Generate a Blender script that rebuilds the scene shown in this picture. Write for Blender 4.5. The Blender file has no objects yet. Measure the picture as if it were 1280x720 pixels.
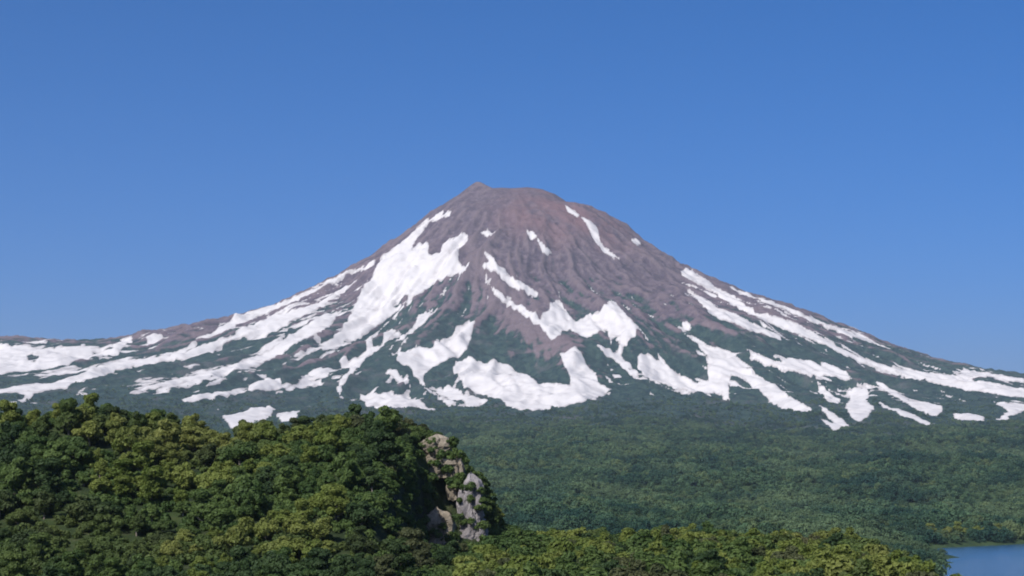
import bpy, math, random
import numpy as np

# ================= camera =================
SC = bpy.context.scene
COL = SC.collection
cam_d = bpy.data.cameras.new('camera'); cam = bpy.data.objects.new('camera', cam_d); COL.objects.link(cam)
cam_d.sensor_width = 36.0; cam_d.lens = 36.0*2388/1280; cam_d.clip_start = 1.0; cam_d.clip_end = 90000.0
cam.location = (0, 0, 60.0); cam.rotation_euler = (math.radians(90)+math.atan(230/2388.0), 0, 0)
SC.camera = cam
# ================= sky and sun =================
SUN_EL, SUN_AZ = math.radians(44), math.radians(-146)      # azimuth from +y, clockwise positive
W = bpy.data.worlds.new('World'); SC.world = W; W.use_nodes = True
wt = W.node_tree; wt.nodes.clear()
sky = wt.nodes.new('ShaderNodeTexSky'); sky.sky_type = 'NISHITA'; sky.sun_disc = False
sky.sun_elevation = SUN_EL; sky.sun_rotation = SUN_AZ
sky.altitude = 300; sky.air_density = .48; sky.dust_density = 3.0; sky.ozone_density = 10.0
bg = wt.nodes.new('ShaderNodeBackground'); bg.inputs['Strength'].default_value = 0.125
wo = wt.nodes.new('ShaderNodeOutputWorld')
hs = wt.nodes.new('ShaderNodeHueSaturation'); hs.inputs['Saturation'].default_value = 1.2
wt.links.new(sky.outputs[0], hs.inputs['Color']); wt.links.new(hs.outputs[0], bg.inputs[0]); wt.links.new(bg.outputs[0], wo.inputs[0])
sd = bpy.data.lights.new('sun', 'SUN'); sd.energy = 5.0; sd.angle = math.radians(.53); sd.color = (1.0, .95, .88)
sun = bpy.data.objects.new('sun', sd); COL.objects.link(sun)
# lamp looks along its -z: rotate -z onto the direction the light travels
sx, sy = math.sin(SUN_AZ)*math.cos(SUN_EL), math.cos(SUN_AZ)*math.cos(SUN_EL)
from mathutils import Vector
sun.rotation_euler = Vector((-sx, -sy, -math.sin(SUN_EL))).to_track_quat('-Z', 'Y').to_euler()
sun.location = (-200, -200, 400)
vs = SC.view_settings; vs.view_transform = 'Standard'; vs.look = 'None'; vs.exposure = 0.3; vs.gamma = 1.0
vs.use_curve_mapping = False
SC.cycles.use_denoising = True
SC.cycles.max_bounces = 6; SC.cycles.diffuse_bounces = 3; SC.cycles.glossy_bounces = 2
SC.cycles.transmission_bounces = 3; SC.cycles.volume_bounces = 1; SC.cycles.transparent_max_bounces = 6
SC.cycles.filter_width = 1.9

# ---- the lie of the land (metres; x east, y north away from the camera, z up; lake level 0) ----
def _hash(ix, iy, seed):
    h = (ix.astype(np.int64) * 374761393 + iy.astype(np.int64) * 668265263 + seed * 974634777) & 0xffffffff
    h = ((h ^ (h >> 13)) * 1274126177) & 0xffffffff
    h = ((h ^ (h >> 16)) * 2246822519) & 0xffffffff
    return (h ^ (h >> 15)) & 0xffffffff
def noise(x, y, seed=0):
    x, y = np.broadcast_arrays(np.asarray(x, float), np.asarray(y, float))
    ix = np.floor(x); iy = np.floor(y); fx = x - ix; fy = y - iy
    u = fx*fx*fx*(fx*(fx*6-15)+10); v = fy*fy*fy*(fy*(fy*6-15)+10)
    def g(dx, dy):
        a = _hash(ix+dx, iy+dy, seed) * (2*math.pi/4294967296.0)
        return np.cos(a)*(fx-dx) + np.sin(a)*(fy-dy)
    return 1.5*((g(0,0)*(1-u)+g(1,0)*u)*(1-v) + (g(0,1)*(1-u)+g(1,1)*u)*v)
def fbm(x, y, seed=0, octs=4, gain=.5):
    s = 0; a = 1; f = 1
    for k in range(octs):
        s = s + a*noise(x*f, y*f, seed+k*17); a *= gain; f *= 2.03
    return s
def ridged(x, y, seed=0, octs=4, gain=.5):
    s = 0; a = 1; f = 1
    for k in range(octs):
        s = s + a*(1-2*np.abs(noise(x*f, y*f, seed+k*17))); a *= gain; f *= 2.07
    return s
def sstep(a, b, x):
    t = np.clip((x-a)/(b-a), 0, 1); return t*t*(3-2*t)

PEAK = (0.0, 10000.0)
_pl = np.array([(0,1553),(60,1554),(120,1548),(150,1544),(172,1583),(190,1582),(210,1570),(293,1509),(420,1422),(540,1324),(670,1224),(800,1134),(920,1052),(1050,977),(1170,926),(1300,884),(1420,834),(1550,819),(1675,798),(1780,766),(1880,743),(2050,704),(2260,694),(2510,711),(2680,718),(3200,668),(4200,468),(6000,208),(9000,63),(14000,18),(40000,8)], float)
_pr = np.array([(0,1553),(84,1556),(167,1542),(230,1517),(293,1467),(345,1466),(420,1448),(503,1401),(628,1312),(754,1203),(880,1137),(1090,1019),(1300,936),(1508,886),(1717,777),(1926,689),(2136,624),(2345,557),(2554,507),(2680,524),(3200,444),(4500,274),(6500,114),(9000,65),(14000,20),(40000,10)], float)
_pf = np.array([(0,1548),(120,1532),(220,1482),(400,1370),(700,1150),(1000,935),(1300,765),(1600,630),(2000,490),(2500,366),(3000,285),(3500,234),(4000,192),(5000,128),(6000,78),(7500,30),(8300,8),(9000,4),(14000,4),(40000,4)], float)
# spurs and hollows on the cone: polyline in (x, y), height, half width
SPURS = [([(-150,9180),(40,8700),(230,8050),(270,7800)], 75, 150),
         ([(-150,9180),(-330,8600),(-480,8000),(-560,7500)], 45, 170),
         ([(330,8950),(560,8400),(700,8000)], 55, 170),
         ([(700,8900),(1050,8300),(1350,7800)], 60, 200),
         ([(-700,9150),(-1100,8500),(-1500,7900)], 55, 200),
         ([(30,8150),(60,7750)], -55, 190),
         ([(-560,9200),(-620,8700),(-800,8300)], -45, 160),
         ([(620,8300),(760,7700)], -40, 160)]
def _polydist(x, y, pts):
    best = np.full(np.shape(x), 1e9); tt = np.zeros(np.shape(x)); n = len(pts)-1
    for i in range(n):
        ax, ay = pts[i]; bx, by = pts[i+1]; dx, dy = bx-ax, by-ay
        t = np.clip(((x-ax)*dx+(y-ay)*dy)/(dx*dx+dy*dy), 0, 1)
        d = np.hypot(x-ax-t*dx, y-ay-t*dy)
        m = d < best; best = np.where(m, d, best); tt = np.where(m, (i+t)/n, tt)
    return best, tt
def land(x, y):
    """volcano, its forested apron and the lake basin"""
    x = np.asarray(x, float); y = np.asarray(y, float)
    dx = x-PEAK[0]; dy = y-PEAK[1]; r = np.hypot(dx, dy)+1e-6
    c = dx/r; s = -dy/r                                   # s = 1 on the face turned to the lake
    r2 = r*(1+.05*noise(dx/900, dy/900, 3)*sstep(300, 1200, r))
    zl = np.interp(r2, _pl[:,0], _pl[:,1]); zr = np.interp(r2, _pr[:,0], _pr[:,1]); zf = np.interp(r2, _pf[:,0], _pf[:,1])
    wl = np.clip(-c, 0, 1)**2; wr = np.clip(c, 0, 1)**2; wf = 1-wl-wr
    z = wl*zl+wr*zr+wf*zf
    th = np.arctan2(dx, s*r)
    amp = sstep(150, 900, r)*(1-.75*sstep(2300, 4200, r))
    rr = np.log(r+300)
    warp = .06*noise(dx/500, dy/500, 8)
    z = z + amp*(30*(ridged((th+warp)*5.5, rr*1.7, 21, 3)-.6) + 10*(ridged((th+warp)*17, rr*2.2, 33, 3)-.6))
    z = z + sstep(60, 500, r)*(14*fbm(dx/160, dy/160, 5, 5) + 4*fbm(dx/45, dy/45, 51, 3))*(1-.6*sstep(2600, 4000, r))
    for pts, h, w in SPURS:
        d, t = _polydist(x, y, pts)
        z = z + h*np.exp(-(d/w)**1.4)*np.sin(np.clip(.12+.88*t, 0, 1)*math.pi)**.7
    # wooded knolls on the apron
    ap = sstep(2900, 4000, r)*(1-sstep(7600, 8300, r))*np.clip(s, 0, 1)
    z = z + ap*(20*fbm(dx/600, dy/800, 71, 3)+16*np.exp(-((x-140)/420)**2-((y-4300)/900)**2))
    # lake basin
    lk = lake_sd(x, y)
    z = np.where(y < 2600, np.minimum(z, 3+np.maximum(lk, 0)*.06+6*sstep(30, 400, lk)), z)
    z = z*sstep(-5, 25, lk) - 4*(1-sstep(-60, 10, lk)) + .5*sstep(0, 10, lk)
    return z
def lake_sd(x, y):
    """positive on dry land"""
    n = 16*noise(x/90, y/90, 91)+7*noise(x/30, y/30, 92)
    a = (.219*np.clip(y, 250, 1700)+4)-x
    b = y-(1545+np.clip(x-350, -100, 250)*.95+np.maximum(x-600, 0)*.15)
    return np.maximum(a, b)+n
def bluff(x, y):
    """the terrace and the viewpoint slope on this side of the lake"""
    x = np.asarray(x, float); y = np.asarray(y, float)
    top = 43+15.3*(1-sstep(-10, 170, y)) + 1.2*fbm(x/40, y/40, 12, 3)
    e1 = y-(470+14*noise(x/60, 0, 14)); e2 = x-(57+np.clip(y-261, -400, 300)*.1+5*noise(y/35, 3, 15))
    e = np.maximum(e1, e2)
    return top-48*sstep(0, 75, e)
_cr = np.array([(-260,60),(-180,66),(-115,68.5),(-94,71.8),(-79,69.4),(-63,65.2),(-56,66.6),(-43,69),(-34,69.3),(-25,68.8),(-20,68),(-16,66),(-12,62.5),(-8,58),(-5.5,52),(-3,47),(3,43.5),(20,41)], float)
def ground_z(x, y):
    return np.where(np.asarray(y) < 900, np.maximum(land(x, y), bluff(x, y)), land(x, y))
def hill_z(x, y):
    """wooded hill whose east end breaks off in a cliff"""
    x = np.asarray(x, float); y = np.asarray(y, float)
    yc = 430
    c = np.interp(x+3*noise(y/22, x/60, 41), _cr[:,0], _cr[:,1])-43
    yf = 285+112*sstep(-25, -15, x)
    f = np.where(y < yc, sstep(yf, yc, y), 1-sstep(yc+10, 540, y))
    return 42.2 + c*f + 1.6*fbm(x/18, y/18, 44, 3)*f - 3*(1-sstep(0, .08, f))
# ================= helpers =================
RNG = np.random.default_rng(7)
def tag(o, label=None, cat=None, group=None, kind=None):
    for k, v in (('label', label), ('category', cat), ('group', group), ('kind', kind)):
        if v: o[k] = v
    return o
def mesh_of(name, V, Fq, mats=(), smooth=True):
    """V (n,3); Fq (m,3 or 4) ints"""
    V = np.asarray(V, np.float32); Fq = np.asarray(Fq, np.int32); k = Fq.shape[1]
    me = bpy.data.meshes.new(name)
    me.vertices.add(len(V)); me.vertices.foreach_set('co', V.ravel())
    me.loops.add(Fq.size); me.loops.foreach_set('vertex_index', Fq.ravel())
    me.polygons.add(len(Fq)); me.polygons.foreach_set('loop_start', np.arange(0, Fq.size, k, dtype=np.int32))
    me.polygons.foreach_set('use_smooth', np.full(len(Fq), smooth))
    for m in mats: me.materials.append(m)
    me.update(); me.validate()
    return me
def obj(name, me, parent=None, loc=(0, 0, 0)):
    o = bpy.data.objects.new(name, me); COL.objects.link(o); o.location = loc
    if parent: o.parent = parent
    return o
def grid_faces(nx, ny):
    i = np.arange(nx-1); j = np.arange(ny-1); I, J = np.meshgrid(i, j)
    a = (J*nx+I).ravel()
    return np.stack([a, a+1, a+nx+1, a+nx], 1)

class NT:
    """small node-tree writer"""
    def __init__(s, name):
        s.m = bpy.data.materials.new(name); s.m.use_nodes = True; s.t = s.m.node_tree; s.t.nodes.clear()
        s.out = s.n('ShaderNodeOutputMaterial')
    def n(s, typ, ins=None, **kw):
        nd = s.t.nodes.new(typ)
        for k, v in kw.items(): setattr(nd, k, v)
        for k, v in (ins or {}).items():
            if hasattr(v, 'is_linked') or hasattr(v, 'links'): s.t.links.new(v, nd.inputs[k])
            else: nd.inputs[k].default_value = v
        return nd
    def noise(s, vec, scale, detail=4, rough=.55):
        return s.n('ShaderNodeTexNoise', {'Vector': vec, 'Scale': scale, 'Detail': detail, 'Roughness': rough}).outputs['Fac']
    def math(s, op, a, b=0.0, c=0.0, clamp=False):
        return s.n('ShaderNodeMath', {0: a, 1: b, 2: c}, operation=op, use_clamp=clamp).outputs[0]
    def ramp(s, v, a, b):
        return s.n('ShaderNodeMapRange', {0: v, 1: a, 2: b}, interpolation_type='SMOOTHSTEP').outputs[0]
    def mix(s, f, a, b):
        nd = s.n('ShaderNodeMix', data_type='RGBA')
        for i, v in ((0, f), (6, a), (7, b)):
            if hasattr(v, 'is_linked') or hasattr(v, 'links'): s.t.links.new(v, nd.inputs[i])
            elif i: nd.inputs[i].default_value = (*v, 1)
            else: nd.inputs[i].default_value = v
        return nd.outputs[2]
    def pos(s): return s.n('ShaderNodeNewGeometry').outputs['Position']
    def scale(s, vec, sc):
        return s.n('ShaderNodeMapping', {'Vector': vec, 'Scale': sc}).outputs[0]
    def bsdf(s, col, rough=.9, spec=.2, bump=None, dist=1.0, strength=1.0):
        ins = {'Base Color': col, 'Roughness': rough, 'Specular IOR Level': spec}
        if not (hasattr(col, 'is_linked')): ins['Base Color'] = (*col, 1)
        b = s.n('ShaderNodeBsdfPrincipled', ins)
        if bump is not None:
            bn = s.n('ShaderNodeBump', {'Height': bump, 'Distance': dist, 'Strength': strength})
            s.t.links.new(bn.outputs[0], b.inputs['Normal'])
        s.t.links.new(b.outputs[0], s.out.inputs[0]); return b

# ================= materials =================
def mountain_material():
    t = NT('volcano_slopes'); p = t.pos()
    xyz = t.n('ShaderNodeSeparateXYZ', {0: p}); z = xyz.outputs[2]
    big = t.noise(t.scale(p, (.0016,)*3), 1, 5, .6)
    mid = t.noise(t.scale(p, (.007,)*3), 1, 6, .6)
    fine = t.noise(t.scale(p, (.035,)*3), 1, 6, .65)
    streak = t.noise(t.scale(p, (.03, .03, .004)), 1, 5, .6)
    rock = t.mix(t.ramp(streak, .35, .68), (.058, .043, .055), (.102, .076, .088))
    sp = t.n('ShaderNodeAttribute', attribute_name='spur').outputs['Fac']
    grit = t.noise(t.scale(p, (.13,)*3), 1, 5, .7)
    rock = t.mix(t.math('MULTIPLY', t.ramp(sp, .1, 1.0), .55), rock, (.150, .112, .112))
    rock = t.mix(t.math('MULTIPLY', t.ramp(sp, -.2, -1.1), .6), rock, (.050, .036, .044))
    rock = t.mix(t.ramp(fine, .45, .75), rock, (.146, .112, .122))
    d = t.n('ShaderNodeVectorMath', {0: p, 1: (260, 9700, 1300)}, operation='DISTANCE').outputs['Value']
    red = t.math('MULTIPLY', t.ramp(d, 520, 120), t.ramp(mid, .30, .60))
    rock = t.mix(t.math('MULTIPLY', red, .75), rock, (.150, .082, .080))
    # alder scrub and turf climb the lower slopes, thinning out upwards
    h = t.math('ADD', z, t.math('MULTIPLY', t.math('SUBTRACT', big, .5), 800.0))
    h = t.math('ADD', h, t.math('MULTIPLY', t.math('SUBTRACT', mid, .5), 420.0))
    sp = t.n('ShaderNodeAttribute', attribute_name='spur').outputs['Fac']
    h = t.math('ADD', h, t.math('MULTIPLY', sp, 170.0))
    veg = t.ramp(h, 860, 690)
    green = t.mix(t.ramp(fine, .38, .62), (.005, .020, .022), (.028, .050, .042))
    green = t.mix(t.ramp(mid, .52, .70), green, (.056, .060, .062))
    green = t.mix(t.math('MULTIPLY', t.ramp(grit, .52, .66), .7), green, (.058, .088, .052))
    green = t.mix(t.math('MULTIPLY', t.ramp(grit, .46, .34), .7), green, (.004, .016, .014))
    rock = t.mix(t.math('MULTIPLY', t.ramp(grit, .48, .34), .5), rock, (.045, .034, .040))
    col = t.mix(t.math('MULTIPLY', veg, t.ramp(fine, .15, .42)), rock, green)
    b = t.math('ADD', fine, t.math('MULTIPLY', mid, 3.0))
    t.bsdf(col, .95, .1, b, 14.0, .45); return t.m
def snow_material():
    t = NT('old_snow'); p = t.pos()
    a = t.noise(t.scale(p, (.02, .02, .01)), 1, 5, .6); c = t.noise(t.scale(p, (.09, .09, .05)), 1, 4, .6)
    col = t.mix(t.ramp(a, .5, .75), (.51, .485, .475), (.42, .39, .38))
    col = t.mix(t.math('MULTIPLY', t.ramp(c, .62, .78), .45), col, (.36, .32, .30))
    dp = t.n('ShaderNodeAttribute', attribute_name='depth').outputs['Fac']      # grit melts out where the sheet is thin
    thin = t.math('MULTIPLY', t.ramp(t.math('ADD', dp, t.math('MULTIPLY', t.math('SUBTRACT', c, .5), 1.6)), 1.1, .1), .6)
    col = t.mix(thin, col, (.22, .195, .19))
    t.bsdf(col, .7, .3, c, 2.0, .3); return t.m
def ground_material(name, dark, light, dry):
    t = NT(name); p = t.pos()
    a = t.noise(t.scale(p, (.05,)*3), 1, 6, .6); c = t.noise(t.scale(p, (.4,)*3), 1, 5, .6); d = t.noise(t.scale(p, (.004,)*3), 1, 4)
    col = t.mix(t.ramp(a, .35, .65), dark, light); col = t.mix(t.math('MULTIPLY', t.ramp(c, .5, .75), .6), col, dry)
    col = t.mix(t.math('MULTIPLY', t.ramp(d, .5, .7), .4), col, light)
    t.bsdf(col, .95, .1, c, .6, .8); return t.m
def leaf_material(name, dark, light, warm=(.11, .10, .03), patch=.35, cool=None):
    t = NT(name); p = t.pos()
    rnd = t.n('ShaderNodeObjectInfo').outputs['Random']
    a = t.noise(p, .55, 3); sp = t.noise(t.scale(p, (.02,)*3), 1, 3)
    col = t.mix(t.math('ADD', t.math('MULTIPLY', rnd, .75), t.math('MULTIPLY', t.ramp(a, .35, .65), .3), clamp=True), dark, light)
    col = t.mix(t.math('MULTIPLY', t.ramp(sp, .5, .7), patch), col, warm)
    if cool:
        lg = t.noise(t.scale(p, (.008, .004, .008)), 1, 3)
        col = t.mix(t.math('MULTIPLY', t.ramp(lg, .48, .62), .75), col, cool)
        lb = t.noise(t.scale(p, (.006, .0022, .006)), 1, 4)
        col = t.mix(t.math('MULTIPLY', t.ramp(lb, .5, .66), .7), col, (.135, .195, .090))
    b = t.bsdf(col, .65, .25)
    tr = t.n('ShaderNodeBsdfTranslucent', {'Color': col})
    mx = t.n('ShaderNodeMixShader', {0: .44, 1: b.outputs[0], 2: tr.outputs[0]})
    t.t.links.new(mx.outputs[0], t.out.inputs[0]); return t.m
def rock_material(name, base, pale, dark):
    t = NT(name); p = t.pos()
    a = t.noise(t.scale(p, (.35, .35, .12)), 1, 6, .6); c = t.noise(p, 1.6, 6, .65)
    col = t.mix(t.ramp(a, .38, .62), base, pale); col = t.mix(t.math('MULTIPLY', t.ramp(c, .55, .72), .8), col, dark)
    t.bsdf(col, .9, .2, c, .35, 1.0); return t.m
def bark_material():
    t = NT('bark'); p = t.pos(); a = t.noise(t.scale(p, (6, 6, 1.5)), 1, 4)
    t.bsdf(t.mix(t.ramp(a, .4, .65), (.11, .085, .065), (.30, .27, .23)), .9, .1, a, .02); return t.m
def water_material():
    t = NT('lake_water'); p = t.pos()
    w = t.noise(t.scale(p, (.25, .9, 1)), 1, 4, .6); w2 = t.noise(t.scale(p, (.02, .05, 1)), 1, 3)
    b = t.bsdf((.025, .075, .14), .2, .5, t.math('ADD', w, t.math('MULTIPLY', w2, 2.0)), .25, .6); return t.m
M_MT, M_SNOW = mountain_material(), snow_material()
M_GROUND = ground_material('forest_floor', (.016, .034, .014), (.040, .066, .026), (.075, .080, .040))
M_HILL = ground_material('hill_turf', (.014, .022, .010), (.032, .048, .016), (.060, .055, .030))
M_DARK = leaf_material('dark_leaves', (.020, .044, .014), (.058, .096, .030))
M_MID = leaf_material('green_leaves', (.036, .074, .018), (.105, .155, .040))
M_LIME = leaf_material('yellow_green_leaves', (.085, .125, .020), (.190, .220, .050), (.22, .21, .07))
M_OLIVE = leaf_material('olive_leaves', (.045, .060, .022), (.100, .110, .045), (.14, .125, .06))
M_FOREST = leaf_material('far_forest_leaves', (.006, .036, .021), (.100, .175, .082), (.15, .19, .07), .75, (.010, .050, .038))
M_ROCK = rock_material('pale_cliff_rock', (.145, .122, .092), (.26, .225, .175), (.045, .046, .028))
M_GREY = rock_material('grey_pinnacle_rock', (.165, .15, .152), (.27, .25, .252), (.06, .056, .054))
M_BARK, M_WATER = bark_material(), water_material()

# ================= the volcano and the ground =================
def axis(*segs):
    """segs of (start, stop, step), joined"""
    out = []
    for a, b, s in segs: out.append(np.arange(a, b, s))
    return np.concatenate(out+[np.array([segs[-1][1]])]).astype(float)
XS = axis((-32000, -9000, 1500), (-9000, -3200, 100), (-3200, 3200, 9), (3200, 9000, 100), (9000, 32000, 1500))
YM = axis((5000, 6700, 20), (6700, 10150, 11), (10150, 11500, 50), (11500, 34000, 750))
X, Y = np.meshgrid(XS, YM); ZM = land(X, Y)
mt = obj('mountain', mesh_of('mountain', np.stack([X, Y, ZM], -1).reshape(-1, 3), grid_faces(len(XS), len(YM)), [M_MT]))
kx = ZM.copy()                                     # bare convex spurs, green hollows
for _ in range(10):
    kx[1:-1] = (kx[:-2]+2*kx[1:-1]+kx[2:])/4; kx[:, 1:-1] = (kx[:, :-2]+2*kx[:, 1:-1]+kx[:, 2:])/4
tag(mt, 'tall conical volcano with purple-brown summit and green lower slopes', 'volcano', kind='structure')
XG = axis((-32000, -9000, 1500), (-9000, -1500, 100), (-1500, -250, 25), (-250, 200, 4), (200, 1500, 20), (1500, 9000, 100), (9000, 32000, 1500))
YG = axis((-6000, -300, 300), (-300, 700, 5), (700, 2400, 20), (2400, 5040, 40))
X, Y = np.meshgrid(XG, YG); Z = ground_z(X, Y)-np.where(Y > 4990, 3.0, 0.0)
gr = obj('ground', mesh_of('ground', np.stack([X, Y, Z], -1).reshape(-1, 3), grid_faces(len(XG), len(YG)), [M_GROUND]))
tag(gr, kind='structure')
lw = [(200, -5500), (6000, -5500), (6000, 3000), (1200, 2200), (700, 2050), (200, 1700)]
LK = np.array([(x, y, .0) for x, y in lw], np.float32)
me = bpy.data.meshes.new('lake'); me.from_pydata([tuple(map(float, v)) for v in LK], [], [list(range(len(LK)))]); me.materials.append(M_WATER)
tag(obj('lake', me), kind='structure')
XH = np.arange(-260, 22, 1.5); YH = np.arange(280, 545, 2.0)
X, Y = np.meshgrid(XH, YH)
tag(obj('hill', mesh_of('hill', np.stack([X, Y, hill_z(X, Y)], -1).reshape(-1, 3), grid_faces(len(XH), len(YH)), [M_HILL])), kind='structure')

def gravel_material():
    t = NT('shore_gravel'); p = t.pos(); a = t.noise(p, .3, 5)
    t.bsdf(t.mix(t.ramp(a, .4, .6), (.20, .20, .16), (.36, .35, .30)), .9, .1, a, .3); return t.m
M_GRAVEL = gravel_material()
for i, (x, y, L_, w_, a_) in enumerate(((372, 1566, 26, 7, .5), (404, 1601, 34, 9, .8), (436, 1640, 22, 8, .6), (466, 1666, 30, 8, .8))):
    r_, q_ = np.linspace(0, 1, 7), np.linspace(0, 2*math.pi, 28, endpoint=False)
    RR, QQ = np.meshgrid(r_, q_, indexing='ij'); u, v = L_*.5*RR*np.cos(QQ)*(1+.2*noise(QQ, i, 6)), w_*.5*RR*np.sin(QQ)*(1+.3*noise(QQ*1.3, i, 9))
    V = np.stack([x+u*math.cos(a_)-v*math.sin(a_), y+u*math.sin(a_)+v*math.cos(a_), 1.3*(1-RR**2)-.4+.15*noise(u, v, 4)], -1).reshape(-1, 3)
    Fq = [(k*28+j, k*28+(j+1) % 28, (k+1)*28+(j+1) % 28, (k+1)*28+j) for k in range(6) for j in range(28)]
    tag(obj('gravel_bar', mesh_of('gravel_bar', V, np.array(Fq), [M_GRAVEL])), kind='structure')

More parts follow.
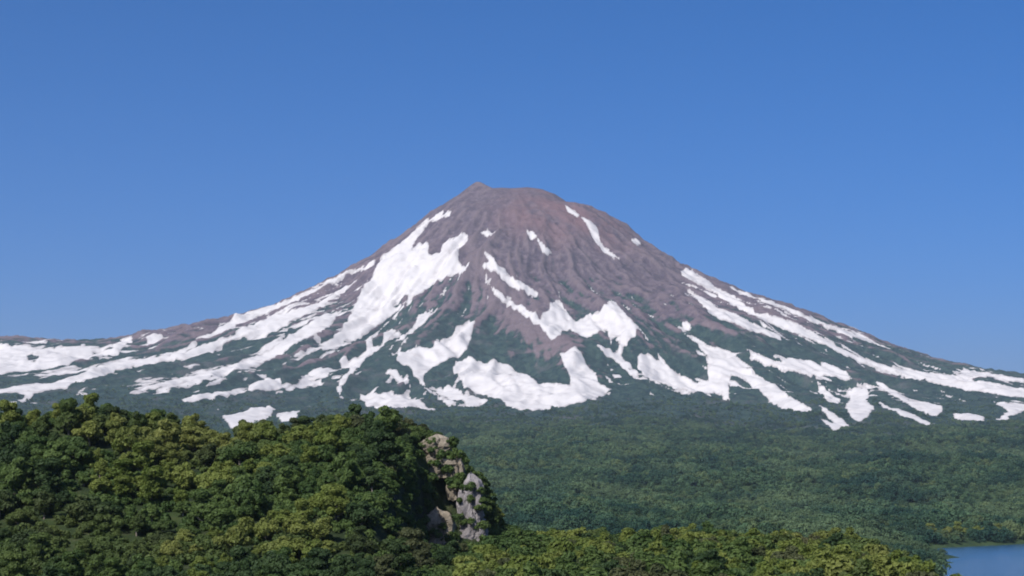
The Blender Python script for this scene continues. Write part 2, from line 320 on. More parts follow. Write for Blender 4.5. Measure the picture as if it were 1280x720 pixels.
# ================= snow fields: each a sheet of old snow with its own thickness, lying on the slope =================
# outlines on the map, in metres (outline, [bare islands])
SNOW = [
    ([(-220,9470),(-272,9468),(-305,9463),(-339,9470),(-355,9357),(-409,9340),(-416,9493),(-462,9518),(-499,9470),(-486,9611),(-450,9686),(-410,9716),(-364,9686),(-318,9659),(-312,9711),(-371,9774),(-409,9786),(-446,9772),(-494,9746),(-533,9723),(-563,9717),(-587,9605),(-625,9562),(-662,9529),(-671,9432),(-681,9350),(-707,9287),(-727,9102),(-747,9020),(-759,8857),(-774,8694),(-798,8563),(-801,8488),(-754,8560),(-697,8607),(-668,8653),(-639,8702),(-611,8766),(-583,8834),(-554,8879),(-525,8915),(-489,8949),(-453,8972),(-417,9021),(-382,9088),(-343,9054),(-305,9055),(-267,9075),(-227,8979),(-202,9065),(-260,9215),(-254,9275),(-217,9377)], [[(-557,8951),(-531,9021),(-492,8992),(-494,8963),(-534,8948)]]),
    ([(-681,9515),(-729,9564),(-773,9563),(-816,9546),(-866,9695),(-903,9684),(-939,9667),(-974,9646),(-1007,9637),(-1037,9603),(-1068,9581),(-1101,9575),(-1132,9557),(-1163,9539),(-1211,9602),(-1245,9554),(-1287,9527),(-1329,9499),(-1336,9135),(-1366,9088),(-1372,8878),(-1396,8834),(-1418,8776),(-1446,8726),(-1389,8487),(-1385,8741),(-1313,8572),(-1284,8618),(-1297,8952),(-1269,9088),(-1238,9210),(-1203,9240),(-1166,9253),(-1127,9250),(-1081,9270),(-1043,9360),(-1006,9380),(-969,9400),(-933,9435),(-894,9475),(-855,9506),(-814,9530),(-768,9526),(-715,9427)], []),
    ([(-761,9371),(-805,9381),(-854,9440),(-879,9363),(-911,9350),(-936,9272),(-973,9255),(-1010,9244),(-1048,9236),(-1086,9233),(-1124,9221),(-1161,9213),(-1174,9017),(-1208,8986),(-1209,8721),(-1232,8632),(-1257,8582),(-1285,8552),(-1320,8534),(-1351,8490),(-1384,8461),(-1418,8398),(-1447,8318),(-1463,8163),(-1502,8140),(-1538,8153),(-1573,8155),(-1600,8119),(-1631,8107),(-1660,8081),(-1688,8055),(-1701,7961),(-1730,7941),(-1692,7622),(-1706,7542),(-1728,7506),(-1744,7451),(-1765,7413),(-1786,7380),(-1804,7338),(-1821,7291),(-1846,7279),(-1863,7237),(-1886,7181),(-1915,7150),(-1935,7113),(-1959,7091),(-1982,7068),(-2010,7063),(-2033,7041),(-2052,7004),(-2002,6836),(-1980,6857),(-1957,6878),(-1940,6919),(-1911,6921),(-1888,6940),(-1859,6940),(-1834,6958),(-1808,6969),(-1787,7002),(-1761,7014),(-1736,7033),(-1711,7070),(-1687,7112),(-1657,7132),(-1673,7400),(-1640,7423),(-1618,7502),(-1618,7651),(-1602,7725),(-1573,7741),(-1553,7803),(-1524,7819),(-1494,7835),(-1503,8060),(-1475,8087),(-1435,8105),(-1393,8103),(-1366,8144),(-1339,8186),(-1307,8200),(-1314,8465),(-1283,8493),(-1250,8517),(-1213,8546),(-1174,8566),(-1137,8601),(-1086,8623),(-1056,8676),(-1026,8729),(-995,8775),(-963,8815),(-931,8866),(-901,8930),(-875,9046),(-848,9169),(-820,9324),(-778,9335)], []),
    ([(-827,8940),(-860,8902),(-892,8847),(-918,8745),(-951,8706),(-976,8613),(-998,8492),(-1023,8412),(-1050,8343),(-1080,8305),(-1106,8241),(-1140,8175),(-1175,8124),(-1202,8081),(-1220,7979),(-1248,7945),(-1275,7903),(-1299,7849),(-1301,7667),(-1295,7449),(-1317,7400),(-1329,7295),(-1355,7274),(-1383,7259),(-1402,7203),(-1420,7143),(-1444,7114),(-1410,7092),(-1383,7134),(-1357,7178),(-1328,7208),(-1303,7241),(-1285,7307),(-1262,7351),(-1237,7387),(-1206,7415),(-1180,7483),(-1184,7746),(-1155,7820),(-1119,7854),(-1099,8010),(-1064,8060),(-1036,8106),(-1008,8147),(-990,8285),(-958,8301),(-915,8388),(-889,8469),(-859,8525),(-841,8620),(-827,8750),(-795,8885)], []),
    ([(-747,8556),(-779,8513),(-810,8464),(-860,8366),(-894,8275),(-932,8236),(-963,8199),(-991,8152),(-957,8178),(-923,8212),(-886,8241),(-852,8289),(-812,8326),(-776,8409),(-748,8487),(-718,8561)], []),
    ([(-2646,9010),(-2535,8757),(-2502,8770),(-2467,8778),(-2429,8773),(-2390,8763),(-2346,8738),(-2296,8714),(-2263,8715),(-2230,8716),(-2185,8680),(-2142,8656),(-2089,8662),(-2056,8705),(-2002,8680),(-1983,8705),(-1969,8773),(-1902,8672),(-1868,8709),(-1829,8722),(-1927,9410),(-1879,9428),(-1805,9076),(-1776,8785),(-1788,8703),(-1737,8205),(-1762,8134),(-1797,8115),(-1802,7959),(-1825,7931),(-1844,7888),(-1873,7859),(-1909,7865),(-1932,7817),(-1953,7735),(-1994,7740),(-2028,7714),(-2068,7715),(-2088,7668),(-2111,7635),(-2139,7620),(-2156,7568),(-2181,7547),(-2207,7528),(-2332,7950),(-2477,8441),(-2520,8584)], [[(-2163,8500),(-2142,8512),(-2061,8306),(-2053,8219),(-2086,8227)]]),
    ([(-2240,8897),(-2205,8906),(-2162,8884),(-2161,8850),(-2216,8833)], []),
    ([(-1767,9054),(-1735,9084),(-1677,8981),(-1643,8999),(-1633,8843),(-1691,8860)], []),
    ([(-1490,8360),(-1468,8403),(-1444,8432),(-1420,8460),(-1374,8502),(-1401,8458),(-1425,8391),(-1420,8159),(-1454,8158),(-1483,8133),(-1527,8139),(-1573,8155),(-1533,8156),(-1495,8163)], []),
    ([(-1863,6748),(-1833,6743),(-1808,6754),(-1785,6772),(-1759,6783),(-1722,6640),(-1739,6599),(-1763,6586),(-1789,6582),(-1814,6574)], []),
    ([(-1767,6835),(-1775,7009),(-1769,7104),(-1749,6968),(-1739,6794)], []),
    ([(-1824,7508),(-1782,7465),(-1760,7503),(-1735,7531),(-1735,7667),(-1819,7858),(-1852,7824),(-1876,7766),(-1900,7709),(-1882,7487),(-1853,7498)], []),
    ([(-1177,7399),(-1151,7529),(-1119,7526),(-1151,7432),(-1183,7343)], []),
    ([(-1030,7452),(-996,7436),(-1009,7773),(-964,7726),(-905,7504),(-872,7532),(-844,7604),(-845,7910),(-801,7964),(-750,7952),(-743,7713),(-770,7691),(-797,7673),(-822,7613),(-846,7544),(-875,7498),(-902,7446),(-931,7418),(-956,7365),(-982,7336),(-1008,7300)], []),
    ([(-1206,6980),(-1181,7030),(-1159,7099),(-1138,7157),(-1117,7212),(-1095,7267),(-1067,7287),(-1043,7331),(-1016,7356),(-1014,7298),(-1041,7283),(-1060,7214),(-1078,7147),(-1097,7085),(-1115,7014),(-1137,6969),(-1156,6911),(-1189,6899)], []),
    ([(-1047,6764),(-1009,6649),(-979,6634),(-960,6723),(-940,6815),(-922,6941),(-909,7128),(-872,7067),(-817,6407),(-828,6327),(-826,6147),(-836,6063),(-865,6088),(-891,6093),(-925,6210),(-1006,6626)], []),
    ([(-841,6818),(-817,6859),(-814,7076),(-787,7100),(-719,6421),(-735,6281),(-764,6308)], []),
    ([(-784,7214),(-756,7292),(-754,7211)], []),
    ([(-739,8091),(-728,8156),(-695,8165),(-663,8199),(-636,8292),(-662,8622),(-645,8631),(-606,8346),(-577,8342),(-570,8414),(-576,8687),(-546,8667),(-515,8515),(-541,8431),(-553,8288),(-566,8178),(-589,8138),(-610,8079),(-627,8018),(-636,7867),(-661,7698),(-675,7568),(-664,7452),(-648,7371),(-668,7392),(-691,7508),(-691,7670),(-681,7778),(-668,7854),(-728,8079)], []),
    ([(-436,8798),(-380,8781),(-356,8654),(-396,8565),(-440,8521),(-467,8251),(-517,8223),(-492,8280),(-475,8505),(-453,8538),(-432,8574)], []),
    ([(-192,8641),(-161,8529),(-177,8430),(-185,8336),(-192,8172),(-238,8110),(-270,8049),(-302,8019),(-343,7941),(-358,7771),(-343,7578),(-313,7558),(-278,7376),(-229,7285),(-187,7116),(-239,7156),(-265,7245),(-292,7356),(-323,7528),(-349,7580),(-377,7726),(-400,7762),(-414,7904),(-448,7923),(-483,7955),(-489,8154),(-437,8142),(-395,8193),(-369,8150),(-339,8173),(-314,8319),(-277,8464),(-245,8566)], []),
    ([(-523,7808),(-495,7870),(-456,7783),(-419,7702),(-426,7656),(-470,7733)], []),
    ([(-600,7550),(-556,7591),(-519,7556),(-485,7574),(-441,7494),(-407,7591),(-339,7171),(-311,7147),(-278,6997),(-304,6916),(-357,7104),(-379,6918),(-403,6780),(-441,6894),(-487,7146),(-527,7284),(-555,7251)], []),
    ([(-237,8070),(-187,8113),(-145,8063),(-95,8066),(-51,8091),(0,8061),(25,8040),(50,7895),(74,7568),(101,7541),(140,7509),(179,7486),(224,7415),(230,7637),(210,7823),(202,8028),(236,8032),(270,8056),(294,7979),(313,7859),(344,7811),(345,7498),(371,7478),(398,7480),(369,7432),(336,7293),(300,7169),(266,7058),(220,7027),(176,7019),(143,6843),(105,6691),(70,6663),(42,6757),(14,6809),(-30,7086),(-77,7331),(-109,7415),(-140,7438),(-188,7485),(-222,7778),(-249,7930)], []),
    ([(-135,9152),(-108,9142),(-76,9042),(-47,9015),(-19,9012),(13,8928),(45,8924),(93,8857),(130,8838),(118,8788),(63,8785),(31,8807),(0,8832),(-28,8848),(-56,8913),(-90,8948),(-125,9005),(-152,9025),(-114,9059)], []),
    ([(-120,8941),(-66,8773),(-39,8747),(-11,8735),(26,8704),(62,8608),(93,8524),(125,8492),(170,8592),(171,8669),(204,8811),(229,8778),(242,8724),(271,8592),(296,8585),(353,8656),(399,8632),(436,8648),(460,8893),(482,8682),(508,8523),(534,8424),(562,8363),(539,8278),(488,8192),(465,8088),(490,7946),(507,7886),(523,7800),(490,7806),(470,7879),(451,7977),(421,8025),(387,8029),(357,8104),(409,8135),(432,8105),(423,8255),(415,8442),(378,8337),(340,8340),(286,8314),(255,8447),(222,8378),(195,8172),(171,8171),(150,8286),(113,8379),(83,8452),(54,8543),(18,8623),(-18,8695),(-46,8711),(-73,8726),(-97,8824)], [[(448,8336),(470,8293),(452,8160),(428,8097),(421,8150)]]),
    ([(533,8092),(554,8151),(588,8149),(618,8140),(647,8121),(668,8069),(691,8042),(717,8019),(742,7978),(788,7938),(813,7924),(821,8031),(837,8148),(830,8248),(811,8339),(791,8420),(813,8421),(857,8341),(892,8307),(925,8266),(944,8163),(972,8136),(990,8013),(1017,7961),(1044,7910),(1054,7747),(1082,7713),(1075,7478),(1093,7429),(1056,7014),(1067,6939),(1081,6895),(1057,6831),(1030,6877),(1008,6956),(983,7016),(1006,7399),(996,7480),(987,7564),(989,7746),(972,7871),(945,7917),(916,7951),(891,7855),(882,7763),(854,7502),(797,7190),(855,7800),(821,7783),(780,7703),(722,7437),(693,7491),(662,7530),(639,7633),(609,7658),(572,7697),(537,7772),(522,7940)], []),
    ([(846,9573),(933,9844),(992,9818),(1013,9520),(1044,9490),(1076,9472),(1096,9274),(1126,9173),(1148,8998),(1187,8965),(1220,8936),(1257,8933),(1293,8920),(1327,8898),(1361,8883),(1396,8865),(1428,8838),(1463,8827),(1491,8778),(1520,8756),(1548,8726),(1579,8716),(1617,8743),(1649,8729),(1681,8718),(1727,8724),(1770,8708),(1814,8717),(1852,8697),(1893,8691),(1925,8682),(1951,8649),(1992,8680),(2020,8658),(2066,8710),(2041,8461),(2065,8422),(2096,8413),(2119,8380),(2138,8331),(2168,8326),(2195,8309),(2058,7681),(2085,7672),(2263,8208),(2282,8164),(2306,8137),(2329,8107),(2358,8098),(2233,7568),(2178,7385),(2153,7397),(2131,7421),(2104,7426),(2077,7434),(2048,7434),(2022,7444),(2000,7471),(1977,7498),(1953,7529),(1930,7563),(1903,7601),(1876,7642),(1852,7695),(1823,7742),(1793,7788),(1769,7825),(1743,7854),(1715,7878),(1713,8023),(1693,8084),(1765,8601),(1731,8627),(1695,8644),(1664,8660),(1632,8670),(1600,8676),(1554,8674),(1510,8678),(1476,8691),(1445,8720),(1412,8744),(1370,8768),(1329,8797),(1295,8815),(1264,8856),(1229,8870),(1200,8887),(1157,8789),(1128,8801),(1099,8908),(1068,9013),(1046,9102),(1017,9130),(1002,9286),(973,9324),(940,9348),(907,9366),(858,9397)], []),
    ([(854,9311),(904,9265),(928,9121),(953,8994),(982,8922),(1015,8877),(1053,8844),(1087,8772),(1117,8725),(1156,8741),(1191,8701),(1230,8699),(1196,8511),(1144,8522),(1110,8533),(1074,8527),(1034,8520),(1000,8565),(971,8591),(941,8615),(919,8660),(894,8681),(886,8872),(878,9074)], []),
    ([(1114,9806),(1157,9825),(1173,9616),(1212,9604),(1250,9592),(1291,9593),(1288,9286),(1320,9237),(1351,9184),(1386,9144),(1427,9150),(1512,9421),(1557,9398),(1593,9323),(1636,9292),(1687,9304),(1728,9285),(1771,9277),(1829,9277),(1787,9262),(1727,9148),(1676,9110),(1625,9066),(1570,8985),(1549,9094),(1509,9099),(1473,9115),(1436,9117),(1393,9087),(1361,9128),(1325,9142),(1287,9144),(1245,9184),(1215,9326),(1188,9417),(1169,9588),(1131,9606)], []),
    ([(2026,8794),(2095,8889),(2197,9121),(2241,9118),(2281,9101),(2198,8604),(2242,8634),(2299,8714),(2287,8533),(2329,8556),(2357,8527),(2390,8518),(2419,8497),(2450,8481),(2520,8600),(2460,8394),(2436,8433),(2408,8458),(2379,8482),(2348,8497),(2315,8507),(2279,8504),(2235,8495),(2198,8511),(2151,8491),(2110,8469),(2073,8460),(2101,8724),(2069,8782)], []),
    ([(1000,8225),(1030,8188),(1074,8132),(1107,8078),(1139,8087),(1176,8132),(1219,8136),(1266,8161),(1309,8111),(1398,8298),(1406,8165),(1418,8058),(1413,7904),(1360,7919),(1329,7934),(1302,7972),(1242,7909),(1213,7915),(1187,7939),(1155,7970),(1122,7992),(1095,8015),(1069,8045),(1045,8085),(1023,8138)], []),
    ([(1252,7867),(1279,7797),(1290,7708),(1295,7512),(1185,6981),(1201,7321),(1245,7784)], []),
    ([(1336,7603),(1403,7867),(1438,7880),(1435,7652),(1391,7489),(1307,6885),(1229,6593),(1168,6441),(1168,6590),(1203,6914)], []),
    ([(1119,7004),(1132,6868),(1137,6669),(1132,6480),(1131,6355),(1094,6385),(1088,6571),(1105,6795)], []),
    ([(1065,6621),(1084,6534),(1098,6430),(1112,6335),(1030,6057),(1055,6391)], []),
    ([(1501,8055),(1503,7931),(1519,7884),(1541,7834),(1556,7747),(1543,7565),(1541,7440),(1574,7450),(1602,7435),(1626,7390),(1590,7080),(1574,6971),(1461,6658),(1487,6906),(1488,7045),(1484,7169),(1507,7429),(1504,7531),(1506,7660),(1513,7826),(1499,7896)], []),
    ([(1395,7298),(1408,7226),(1416,7129),(1388,6847),(1413,6828),(1415,6703),(1409,6546),(1420,6472),(1427,6382),(1362,6267),(1377,6495),(1367,6608),(1353,6705),(1352,6880)], []),
    ([(1572,6811),(1625,6930),(1650,6925),(1669,6874),(1680,6790),(1616,6555),(1594,6586),(1574,6630),(1538,6609)], []),
    ([(1821,7231),(1847,7220),(1865,7180),(1894,7180),(1922,7181),(1950,7172),(1978,7167),(2010,7173),(2038,7165),(2077,7198),(2004,6946),(1976,6952),(1946,6949),(1919,6956),(1889,6949),(1861,6955),(1811,6865),(1774,6823),(1690,6575),(1659,6593),(1746,6838),(1787,6896),(1801,7093)], []),
    ([(68,9442),(96,9452),(138,9355),(167,9297),(196,9308),(175,9241),(144,9249),(118,9349),(79,9379)], []),
    ([(346,9653),(407,9649),(433,9588),(440,9484),(485,9438),(533,9371),(497,9285),(462,9370),(435,9426),(407,9464),(382,9541),(364,9585)], []),
    ([(271,9720),(316,9705),(351,9667),(333,9623),(285,9656)], []),
    ([(607,9718),(642,9819),(664,9779),(641,9619),(608,9620)], []),
    ([(-160,9461),(-120,9479),(-71,9373),(-110,9353),(-151,9420)], []),
    ([(764,8580),(792,8567),(808,8520),(768,8510)], []),
    ([(442,8114),(481,8032),(504,7944),(525,7835),(496,7787),(474,7854),(452,7938),(448,8041)], []),
    ([(407,7769),(443,7836),(446,7709),(411,7665)], []),
    ([(-294,7387),(-279,7606),(-258,7689),(-216,7580),(-186,7399),(-154,7371),(-123,7365),(-84,7162),(-117,7173),(-146,6998),(-179,7151),(-213,7281),(-254,7365)], []),
]
YSC = 3.2                                            # outlines are drawn out downslope: measure edges in a shortened y
def signed(px, py, poly):
    """distance to the outline, positive inside"""
    q = np.array(poly, float); q[:, 1] /= YSC; py = py/YSC
    d = np.full(px.shape, 1e9); ins = np.zeros(px.shape, bool)
    for i in range(len(q)):
        a, b = q[i], q[(i+1) % len(q)]; e = b-a; L = e@e
        if L == 0: continue
        t = np.clip(((px-a[0])*e[0]+(py-a[1])*e[1])/L, 0, 1)
        d = np.minimum(d, np.hypot(px-a[0]-t*e[0], py-a[1]-t*e[1]))
        cr = (a[1] > py) != (b[1] > py)
        if a[1] != b[1]: ins ^= cr & (px < e[0]*(py-a[1])/(b[1]-a[1])+a[0])
    return np.where(ins, d, -d)
gX, gY = np.meshgrid(XS, YM); rr = np.hypot(gX, gY-PEAK[1]); th_ = np.arctan2(gX, PEAK[1]-gY+1e-6)
ST = ridged(th_*34+.5*noise(gX/300, gY/300, 68), rr/420, 69, 3)       # gullies and ribs running straight downslope
SNOWTOP = np.zeros(ZM.shape, bool)
for outl, holes in SNOW:
    q = np.array(outl, float)
    i0, i1 = np.searchsorted(XS, [q[:, 0].min()-45, q[:, 0].max()+45]); j0, j1 = np.searchsorted(YM, [q[:, 1].min()-90, q[:, 1].max()+90])
    i0 = max(i0-1, 0); j0 = max(j0-1, 0); i1 = min(i1+1, len(XS)-1); j1 = min(j1+1, len(YM)-1)
    gx, gy = np.meshgrid(XS[i0:i1+1], YM[j0:j1+1]); gz = ZM[j0:j1+1, i0:i1+1]
    s = signed(gx, gy, outl)
    for h in holes: s = np.minimum(s, -signed(gx, gy, h))
    s = s - .8 + 3.8*(ST[j0:j1+1, i0:i1+1]-.95) + 2.6*fbm(gx/34, gy/110, 61, 4, .65) + 2.5*noise(gx/13, gy/30, 64)
    th = np.clip(s*.22, -5, 2.2)
    nx, ny = len(gx[0]), len(gx)
    Fq = grid_faces(nx, ny); keep = (th.ravel()[Fq] > 0).any(1); Fq = Fq[keep]
    if not len(Fq): continue
    SNOWTOP[j0:j1+1, i0:i1+1] |= th > -2
    use = np.unique(Fq); re = np.full(nx*ny, -1); re[use] = np.arange(len(use))
    V = np.stack([gx, gy, gz+th], -1).reshape(-1, 3)[use]
    sm = mesh_of('snow_patch', V, re[Fq], [M_SNOW]); sm.attributes.new('depth', 'FLOAT', 'POINT').data.foreach_set('value', th.ravel()[use].astype(np.float32))
    obj('snow_patch', sm, mt)

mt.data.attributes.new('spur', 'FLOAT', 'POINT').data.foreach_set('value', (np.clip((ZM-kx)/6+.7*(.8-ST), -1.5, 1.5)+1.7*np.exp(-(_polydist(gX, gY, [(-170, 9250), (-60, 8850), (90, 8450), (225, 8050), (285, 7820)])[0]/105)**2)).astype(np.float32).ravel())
# thin tongues left in the gullies around the big fields: too many to count
near = SNOWTOP.astype(float)
for _ in range(14):
    near[1:-1] = (near[:-2]+near[1:-1]+near[2:])/3; near[:, 1:-1] = (near[:, :-2]+near[:, 1:-1]+near[:, 2:])/3
gx, gy = gX, gY; st = ridged(th_*27+.6*noise(gX/500, gY/500, 168), rr/1250, 169, 3)-.35*(ZM-kx)/6
s = 14*(st-1.42) + 7*np.clip(near*1.6, 0, 1) + 5*fbm(gx/60, gy/120, 70, 3) - 4.2 + 2.6*sstep(500, 1000, np.abs(gx))*sstep(1000, 850, ZM)
s = s - 9*np.exp(-((gx-30)/330)**2-((gy-8350)/620)**2)     # the steep bare spur sheds its snow
s = np.where((np.abs(gx) < 3150) & (gy > 6750) & (gy < 10000) & (ZM > 330+60*noise(gx/200, gy/200, 72)) & (ZM < 1000), s, -20)
th = np.clip(s*.2, -4, 1.4)
Fq = grid_faces(len(XS), len(YM)); Fq = Fq[(th.ravel()[Fq] > 0).any(1)]
use = np.unique(Fq); re = np.full(ZM.size, -1); re[use] = np.arange(len(use))
sm = mesh_of('snow_streaks', np.stack([gx, gy, ZM+th], -1).reshape(-1, 3)[use], re[Fq], [M_SNOW]); sm.attributes.new('depth', 'FLOAT', 'POINT').data.foreach_set('value', th.ravel()[use].astype(np.float32))
tag(obj('snow_streaks', sm, mt), kind='stuff')
print('streak faces', len(Fq))

# ================= foliage meshes =================
def leaf_cloud(rng, lobes, n, size, up=.25):
    """n leaf sprays (bent quads) spread over and through ellipsoid lobes (cx,cy,cz,rx,ry,rz)"""
    L = np.array(lobes); w = (L[:, 3]*L[:, 4]*L[:, 5])**(2/3); k = rng.choice(len(L), n, p=w/w.sum())
    d = rng.normal(size=(n, 3)); d[:, 2] += up; d /= np.linalg.norm(d, axis=1)[:, None]
    rad = 1-.42*rng.random(n)**2.2
    c = L[k, :3]+d*L[k, 3:]*rad[:, None]
    # drop sprays buried in another lobe
    ins = np.zeros(n, bool)
    for l in L: ins |= (((c-l[:3])/l[3:])**2).sum(1) < .45
    c, d = c[~ins], d[~ins]; n = len(c)
    nr = d+rng.normal(size=(n, 3))*.38; nr /= np.linalg.norm(nr, axis=1)[:, None]
    u = np.cross(nr, rng.normal(size=(n, 3))); u /= np.linalg.norm(u, axis=1)[:, None]; v = np.cross(nr, u)
    s = (size*(.6+.8*rng.random(n)))[:, None]
    V = np.stack([c-u*s, c-v*s*.62+nr*s*.12, c+u*s*(.8+.4*rng.random((n, 1)))-nr*s*.25, c+v*s*.62], 1).reshape(-1, 3)
    return V, np.arange(4*n).reshape(-1, 4)
def tube(pts, rad, seg=6):
    P = np.array(pts, float); V = []; n = len(P)
    for i in range(n):
        t = P[min(i+1, n-1)]-P[max(i-1, 0)]; t /= np.linalg.norm(t); a = np.cross(t, (.3, .9, .1)); a /= np.linalg.norm(a); b = np.cross(t, a)
        for k in range(seg):
            g = 2*math.pi*k/seg; V.append(P[i]+rad[i]*(math.cos(g)*a+math.sin(g)*b))
    Fq = [(i*seg+k, i*seg+(k+1) % seg, (i+1)*seg+(k+1) % seg, (i+1)*seg+k) for i in range(n-1) for k in range(seg)]
    return np.array(V), np.array(Fq)
def join(parts):
    V, Fq, o = [], [], 0
    for v, f in parts: V.append(v); Fq.append(f+o); o += len(v)
    return np.concatenate(V), np.concatenate(Fq)
def crown_lobes(rng, R, H, z0, n):
    out = [(0, 0, z0+.42*H, R*.62, R*.62, H*.40)]
    for k in range(n):
        a = 2.4*k+rng.normal()*.4; f = (k+.5)/n; rr = R*(.25+.70*rng.random())*(1-.5*f); q = R*(.20+.26*rng.random())
        out.append((math.cos(a)*rr, math.sin(a)*rr, z0+H*(.18+.66*f)+rng.normal()*.1*H, q, q*(.85+.3*rng.random()), q*(.62+.3*rng.random())))
    return out
def tree_meshes(seed, R, H, z0, n_lobes, n_leaf, size):
    rng = np.random.default_rng(seed); lb = crown_lobes(rng, R, H, z0, n_lobes)
    cr = leaf_cloud(rng, lb, n_leaf, size)
    r = .045*R+.06; top = z0+.75*H; bend = rng.normal(size=2)*.25
    parts = [tube([(0, 0, -.6), (bend[0]*.3, bend[1]*.3, z0*.6), (bend[0], bend[1], z0+.35*H), (bend[0]*.4, bend[1]*.5, top)], [r*1.5, r, r*.7, r*.25])]
    for l in lb[1:6]:
        s = z0*.7+.15*H*rng.random(); parts.append(tube([(bend[0]*.5, bend[1]*.5, s), (l[0]*.55, l[1]*.55, (s+l[2])/2+.2), (l[0], l[1], l[2])], [r*.6, r*.4, r*.12], 5))
    return cr, join(parts)
def shared(name, VF, mat, smooth=False): return mesh_of(name, VF[0], VF[1], [mat], smooth)

# ================= trees of the hill =================
FAM = {'dark': (M_DARK, 'dark green'), 'mid': (M_MID, 'mid green'), 'lime': (M_LIME, 'bright yellow-green'), 'olive': (M_OLIVE, 'olive brown-green')}
SHAPES = [tree_meshes(100+k, *a) for k, a in enumerate([(3.3, 4.6, 1.5, 13, 2300, .34), (2.8, 5.2, 1.4, 12, 2100, .32), (3.8, 4.2, 1.2, 15, 2600, .36), (2.4, 3.8, 1.1, 10, 1700, .30), (3.1, 5.6, 1.6, 14, 2400, .33)])]
TREE = {}
for f, (m, _) in FAM.items():
    TREE[f] = [(shared('crown', c, m), shared('trunk', t, M_BARK, True)) for c, t in SHAPES]
SHP_WORDS = ['broad rounded', 'tall narrow', 'low spreading', 'small round', 'tall rounded']
def plant_tree(x, y, z, fam, k, s, rz, label, group, name='broadleaf_tree', cat='tree', proto=TREE):
    e = bpy.data.objects.new(name, None); COL.objects.link(e); e.location = (x, y, z); e.rotation_euler = (0, 0, rz); e.scale = (s*(.85+.35*RNG.random()), s*(.85+.35*RNG.random()), s*(.78+.34*RNG.random()))
    e.empty_display_size = .5
    tag(e, label, cat, group)
    c, t = proto[fam][k]
    obj('trunk', t, e); obj('crown', c, e)
    return e
CLIFF_FREE = []                                       # rock footprints (x, y, r), kept clear of trees
ROCKS = [  # x, y, base z, width, depth, height, material, label
    (-16.3, 416, 61.6, 7.6, 6.5, 6.6, 'p', 'pale weathered rock outcrop high on the hill shoulder above the grey pinnacle'),
    (-8.6, 410, 46.0, 5.2, 5.5, 13.6, 'g', 'tall light grey rock pinnacle standing at the broken end of the hill'),
    (-15.2, 397, 42.8, 6.6, 5.0, 10.0, 'p', 'pale crumbling rock face low on the cliff below the shoulder outcrop'),
    (-12.0, 414, 57.0, 3.4, 4.0, 6.6, 'p', 'small pale rock knob between the shoulder outcrop and the grey pinnacle')]
for r in ROCKS: CLIFF_FREE.append((r[0], r[1], .62*r[3]))
xs, n_t = [], 0
cand = []
for j, yy in enumerate(np.arange(262, 452, 9.6)):
    half = .275*yy
    for i, xx in enumerate(np.arange(-half-3, 2, 5.0)):
        x = xx+(j % 2)*2.5+RNG.normal()*1.1; y = yy+RNG.normal()*2.0
        cand.append((x, y))
for x, y in cand:
    hz = float(hill_z(x, y)); gz = float(ground_z(x, y)); z = max(hz, gz)
    slope = abs(float(hill_z(x+1, y))-float(hill_z(x-1, y)))/2
    if any((x-a)**2+((y-b)*.5)**2 < (c+1.2)**2 for a, b, c in CLIFF_FREE): continue
    if x > -14 and y > 404: continue
    if x > -9 and y > 330: continue
    if x > -12-(340-y)*.05 and y < 330: continue
    if any((x-a)**2 < (c+2.2)**2 and b-30 < y < b for a, b, c in CLIFF_FREE if x > -22): continue
    v = float(fbm(x/26, y/30, 81, 2)); px = 640+x/y*2388
    for a_, b_, w_ in ((-85, 390, .45), (-62, 335, .3), (-42, 322, .4), (-70, 428, -.4), (-36, 385, -.35), (-100, 300, -.1)): v += w_*math.exp(-((x-a_)/14)**2-((y-b_)/24)**2)
    if px < 190 and y < 340: fam = 'dark' if RNG.random() < .25 else 'mid'
    elif px > 440: fam = ('olive' if RNG.random() < .42 else 'dark') if RNG.random() < .8 else 'mid'
    elif v > .18: fam = 'lime'
    elif v > -.12: fam = 'mid' if RNG.random() < .75 else 'lime'
    else: fam = 'dark' if RNG.random() < .75 else 'mid'
    k = int(RNG.integers(5)); s = (.62+.55*RNG.random()**1.3)*(.74 if y < 330 else .94)
    if slope > .8: s *= .7
    if y > 412: s = min(s, .82)
    if x > -22 and y > 350: s *= .62
    where = 'along the crest of the wooded hill' if y > 415 else ('on the slope of the wooded hill' if y > 330 else 'at the foot of the wooded hill')
    if px > 470 and y > 380: where = 'on the shoulder beside the pale rocks'
    if 'rocks' not in where:
        up = 'the crest' if y > 415 else 'the upper slope' if y > 385 else 'the middle slope' if y > 345 else 'the lower slope' if y > 305 else 'the foot'
        al = 'near the cliff' if x > -42 else 'at mid length' if x > -78 else 'far from the cliff'
        where = f'on {up} of the hill {al}'
    sz = 'small ' if s < .74 else 'big ' if s > .95 else ''
    lab = f'{sz}{FAM[fam][1]} {SHP_WORDS[k].replace("small ", "")} tree {where}'
    if len(lab.split()) > 16: lab = lab.replace(sz, '', 1)
    plant_tree(x, y, z-.1, fam, k, s, RNG.random()*6.28, lab, 'trees covering the near hill'); n_t += 1
print('hill trees', n_t)

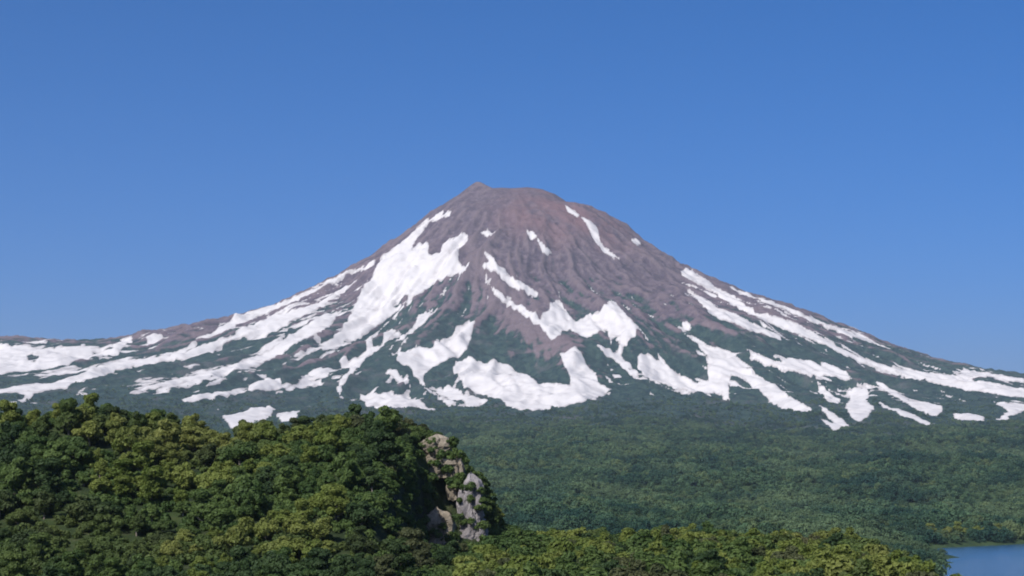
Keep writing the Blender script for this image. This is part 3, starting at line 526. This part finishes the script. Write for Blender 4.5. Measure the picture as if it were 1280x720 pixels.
# ================= shrubs of the terrace =================
SH_SHAPES = [tree_meshes(200+k, *a) for k, a in enumerate([(2.3, 2.7, .3, 11, 1500, .27), (2.8, 2.4, .2, 13, 1800, .28), (1.8, 2.9, .4, 9, 1200, .25), (3.0, 3.0, .3, 14, 2000, .29)])]
SHRUB = {f: [(shared('crown', c, m), shared('trunk', t, M_BARK, True)) for c, t in SH_SHAPES] for f, (m, _) in FAM.items()}
SH_WORDS = ['rounded', 'wide low', 'small upright', 'large spreading']
n_s = 0
for j, yy in enumerate(np.arange(236, 474, 11.5)):
    for xx in np.arange(-14, 84, 4.4):
        x = xx+(j % 2)*2.2+RNG.normal()*1.0; y = yy+RNG.normal()*2.6; px = 640+x/y*2388
        if px < 575 or (y < 330 and x < -12) or (y > 330 and x < -5.5): continue
        e2 = x-(57+(y-261)*.1)
        if e2 > 5: continue
        z = max(float(ground_z(x, y)), float(hill_z(x, y)) if x < 20 else -9)
        v = float(fbm(x/20, y/40, 83, 2)); u = RNG.random()
        fam = 'lime' if v > -.2 else 'mid'
        if u < .10: fam = 'dark'
        elif u < .20: fam = 'olive'
        elif u < .30: fam = 'mid'
        k = int(RNG.integers(4)); s = .85+.65*RNG.random()**1.4
        where = 'on the terrace edge above the lake' if e2 > -9 else (('on the terrace far rim ' if y > 425 else 'in mid terrace ' if y > 320 else 'on the near terrace ')+('below the cliff' if x < 14 else 'midway to the lake' if x < 40 else 'towards the lake'))
        plant_tree(x, y, z-.1, fam, k, s, RNG.random()*6.28, f'{"little " if s < 1.0 else "bushy " if s > 1.25 else ""}{FAM[fam][1]} {SH_WORDS[k]} shrub {where}', 'shrubs covering the terrace', 'shrub', 'shrub', SHRUB); n_s += 1
print('shrubs', n_s)

# bright young trees on the far shore of the lake
for q in range(15):
    x = 338+q*10.5+RNG.normal()*3; y = 1545+np.clip(x-350, -100, 250)*.95+24+RNG.random()*26; k = int(RNG.integers(5)); sz = ('', 'big ')[q % 2]
    while float(lake_sd(x, y)) < 8: y += 5
    plant_tree(x, y, float(land(x, y))-.1, 'lime', k, (1.15, 1.6)[q % 2]+.2*RNG.random(), RNG.random()*6.28, f'{sz}pale yellow-green {SHP_WORDS[k].replace("small ", "")} tree on the far shore of the lake', 'bright trees on the far lake shore')

# ================= rocks at the broken end of the hill =================
def rock_mesh(seed, w, d, h, mat):
    """fractured crag: stacked, offset, tilted angular blocks in one body"""
    n_u, n_v = 40, 34
    u = np.linspace(0, 2*math.pi, n_u, endpoint=False); v = np.linspace(0, 1, n_v)
    U, Vv = np.meshgrid(u, v)
    col = np.abs(((U*5/(2*math.pi)+.35*noise(Vv*4, U*0, seed+5)) % 1)-.5)*2           # vertical joints
    step = np.floor(Vv*6+.8*noise(U*1.1, Vv*2, seed+6))
    lay = noise(step*3.7, np.floor(U*5/(2*math.pi))*1.9, seed+7)                        # blocks stand proud or back
    pr = np.interp(Vv, [0, .15, .45, .75, .9, 1], [1.1, 1.05, .98, .84, .62, .03])
    R = pr*(1+.34*lay+.20*fbm(np.cos(U)*1.4+seed, np.sin(U)*1.4+Vv*3, seed, 4)-.30*sstep(.7, 1, col))
    ang = np.maximum(np.abs(np.cos(U)), np.abs(np.sin(U)))**-.55
    Xr = .5*w*R*ang*np.cos(U)+.35*w*.5*noise(Vv*2.5, seed, seed+2); Yr = .5*d*R*ang*np.sin(U)
    Zr = h*Vv**.9+.05*h*lay
    P = np.stack([Xr, Yr, Zr], -1).reshape(-1, 3); Fq = []
    for j in range(n_v-1):
        for i in range(n_u): Fq.append((j*n_u+i, j*n_u+(i+1) % n_u, (j+1)*n_u+(i+1) % n_u, (j+1)*n_u+i))
    return mesh_of('rock', P, np.array(Fq), [mat], False)
for i, (x, y, z, w, d, h, m, lab) in enumerate(ROCKS):
    nm = 'rock_pinnacle' if m == 'g' else 'rock_outcrop'
    tag(obj(nm, rock_mesh(31+7*i, w, d, h+3, M_GREY if m == 'g' else M_ROCK), loc=(x, y, z-3)), lab, 'rock', 'rocks at the broken end of the hill')

# ================= what nobody could count: undergrowth and the far forest =================
def scatter(name, pts, rot, scl, idx, protos, material):
    """points carrying turn, size and kind; geometry nodes put a leafy clump on each"""
    lib = bpy.data.collections.new(name+'_clumps')
    for i, VF in enumerate(protos):
        o = bpy.data.objects.new('%s_clump_%d' % (name, i), mesh_of('clump', VF[0], VF[1], [material], False)); lib.objects.link(o)
    me = bpy.data.meshes.new(name); me.vertices.add(len(pts)); me.vertices.foreach_set('co', np.asarray(pts, np.float32).ravel())
    for nm, typ, val in (('turn', 'FLOAT', rot), ('size', 'FLOAT', scl)):
        me.attributes.new(nm, typ, 'POINT').data.foreach_set('value', np.asarray(val, np.float32))
    me.attributes.new('kind_index', 'INT', 'POINT').data.foreach_set('value', np.asarray(idx, np.int32))
    o = obj(name, me)
    g = bpy.data.node_groups.new(name, 'GeometryNodeTree')
    g.interface.new_socket('Geometry', in_out='INPUT', socket_type='NodeSocketGeometry'); g.interface.new_socket('Geometry', in_out='OUTPUT', socket_type='NodeSocketGeometry')
    N = g.nodes.new; gi, go = N('NodeGroupInput'), N('NodeGroupOutput')
    ci = N('GeometryNodeCollectionInfo'); ci.inputs['Collection'].default_value = lib; ci.inputs['Separate Children'].default_value = True; ci.inputs['Reset Children'].default_value = True
    ip = N('GeometryNodeInstanceOnPoints'); ip.inputs['Pick Instance'].default_value = True
    at = {}
    for nm, typ in (('turn', 'FLOAT'), ('size', 'FLOAT'), ('kind_index', 'INT')):
        a = N('GeometryNodeInputNamedAttribute'); a.data_type = typ; a.inputs['Name'].default_value = nm; at[nm] = a.outputs[0]
    cx = N('ShaderNodeCombineXYZ'); L = g.links.new
    L(gi.outputs[0], ip.inputs['Points']); L(ci.outputs[0], ip.inputs['Instance']); L(at['kind_index'], ip.inputs['Instance Index'])
    L(at['turn'], cx.inputs[2]); L(cx.outputs[0], ip.inputs['Rotation']); L(at['size'], ip.inputs['Scale']); L(ip.outputs[0], go.inputs[0])
    md = o.modifiers.new('scatter', 'NODES'); md.node_group = g
    return o
def clumps(seed, n, R, H, lobes, leaves, size):
    out = []
    for k in range(n):
        rng = np.random.default_rng(seed+k); out.append(leaf_cloud(rng, crown_lobes(rng, R, H, 0, lobes), leaves, size, .5))
    return out
# undergrowth between the near trees and shrubs
n = 5600; y = 225+RNG.random(n)*255; x = -.29*y+RNG.random(n)*(.29*y+75)
ex = -52+RNG.random(1700)*49; ey = 345+RNG.random(1700)*91; x = np.append(x, ex); y = np.append(y, ey)
hz = np.where(x < 18, hill_z(x, y), -99.); z = np.maximum(hz, ground_z(x, y))
ok = (x < 60+(y-261)*.1)
for a, b, c in CLIFF_FREE: ok &= ~((np.abs(x-a) < c+.3) & (y > b-6) & (y < b+3))
x, y, z = x[ok], y[ok], z[ok]
for (a, b, zb, w_, d_, h_, *_r) in ROCKS:               # scrub on the ledges
    for q in range(12):
        f = RNG.random()*.8+.05; x = np.append(x, a+(RNG.random()-.5)*w_*1.15); y = np.append(y, b-d_*(.5-.25*f)); z = np.append(z, zb+h_*f-1.2)
tag(scatter('undergrowth', np.stack([x, y, z-.15], 1), RNG.random(len(x))*6.28, .6+.7*RNG.random(len(x)), RNG.integers(0, 3, len(x)), clumps(300, 3, 1.6, 1.5, 6, 420, .26), M_MID),
    'low leafy undergrowth between the near trees and shrubs', 'undergrowth', kind='stuff')
# the wood on the volcano's apron and along the lake
n = 105000
d = 560+6900*RNG.random(n)**.85; x = (RNG.random(n)*2-1)*(.31*d+60)
z = ground_z(x, d)
upper = 400+170*fbm(x/300, d/500, 95, 3)
ok = (lake_sd(x, d) > 6) & (z < upper) & (z > .3) & (bluff(x, d) < z+.5)
ok &= RNG.random(n) < np.clip(1.15-sstep(190, 400, z+40*fbm(x/200, d/300, 96, 3))*.85, 0, 1)
ok &= fbm(x/130, d/420, 97, 3) < .8                 # clearings
jx = np.clip(np.searchsorted(XS, x), 0, len(XS)-1); jy = np.clip(np.searchsorted(YM, d), 0, len(YM)-1)
ok &= ~((d > 5000) & SNOWTOP[jy, jx])
x, d, z = x[ok], d[ok], z[ok]
s = (.5+1.0*RNG.random(len(x))**1.5)*(.7+.8*np.clip(fbm(x/110, d/220, 98, 3)+.25, 0, 1))*np.interp(d, [600, 2000, 5000, 6200, 7400], [.55, 1.05, 1.4, .9, .55])
tag(scatter('far_forest', np.stack([x, d, z-.5], 1), RNG.random(len(x))*6.28, s, RNG.integers(0, 6, len(x)), clumps(400, 6, 6.6, 8.5, 9, 620, .72), M_FOREST),
    'dense blue-green forest covering the foot of the volcano', 'forest', kind='stuff')
print('forest clumps', len(x))

# ================= haze =================
t = NT('blue_haze_air')
pv = t.n('ShaderNodeVolumePrincipled', {'Color': (.70, .83, 1.0, 1), 'Density': 2.3e-5, 'Anisotropy': .2})
t.t.links.new(pv.outputs[0], t.out.inputs['Volume'])
c = [(x, y, z) for z in (-8, 1680) for x, y in ((-33000, -7000), (33000, -7000), (33000, 35000), (-33000, 35000))]
me = bpy.data.meshes.new('haze'); me.from_pydata(c, [], [(3, 2, 1, 0), (4, 5, 6, 7), (0, 1, 5, 4), (1, 2, 6, 5), (2, 3, 7, 6), (3, 0, 4, 7)]); me.materials.append(t.m)
tag(obj('haze', me), kind='stuff')
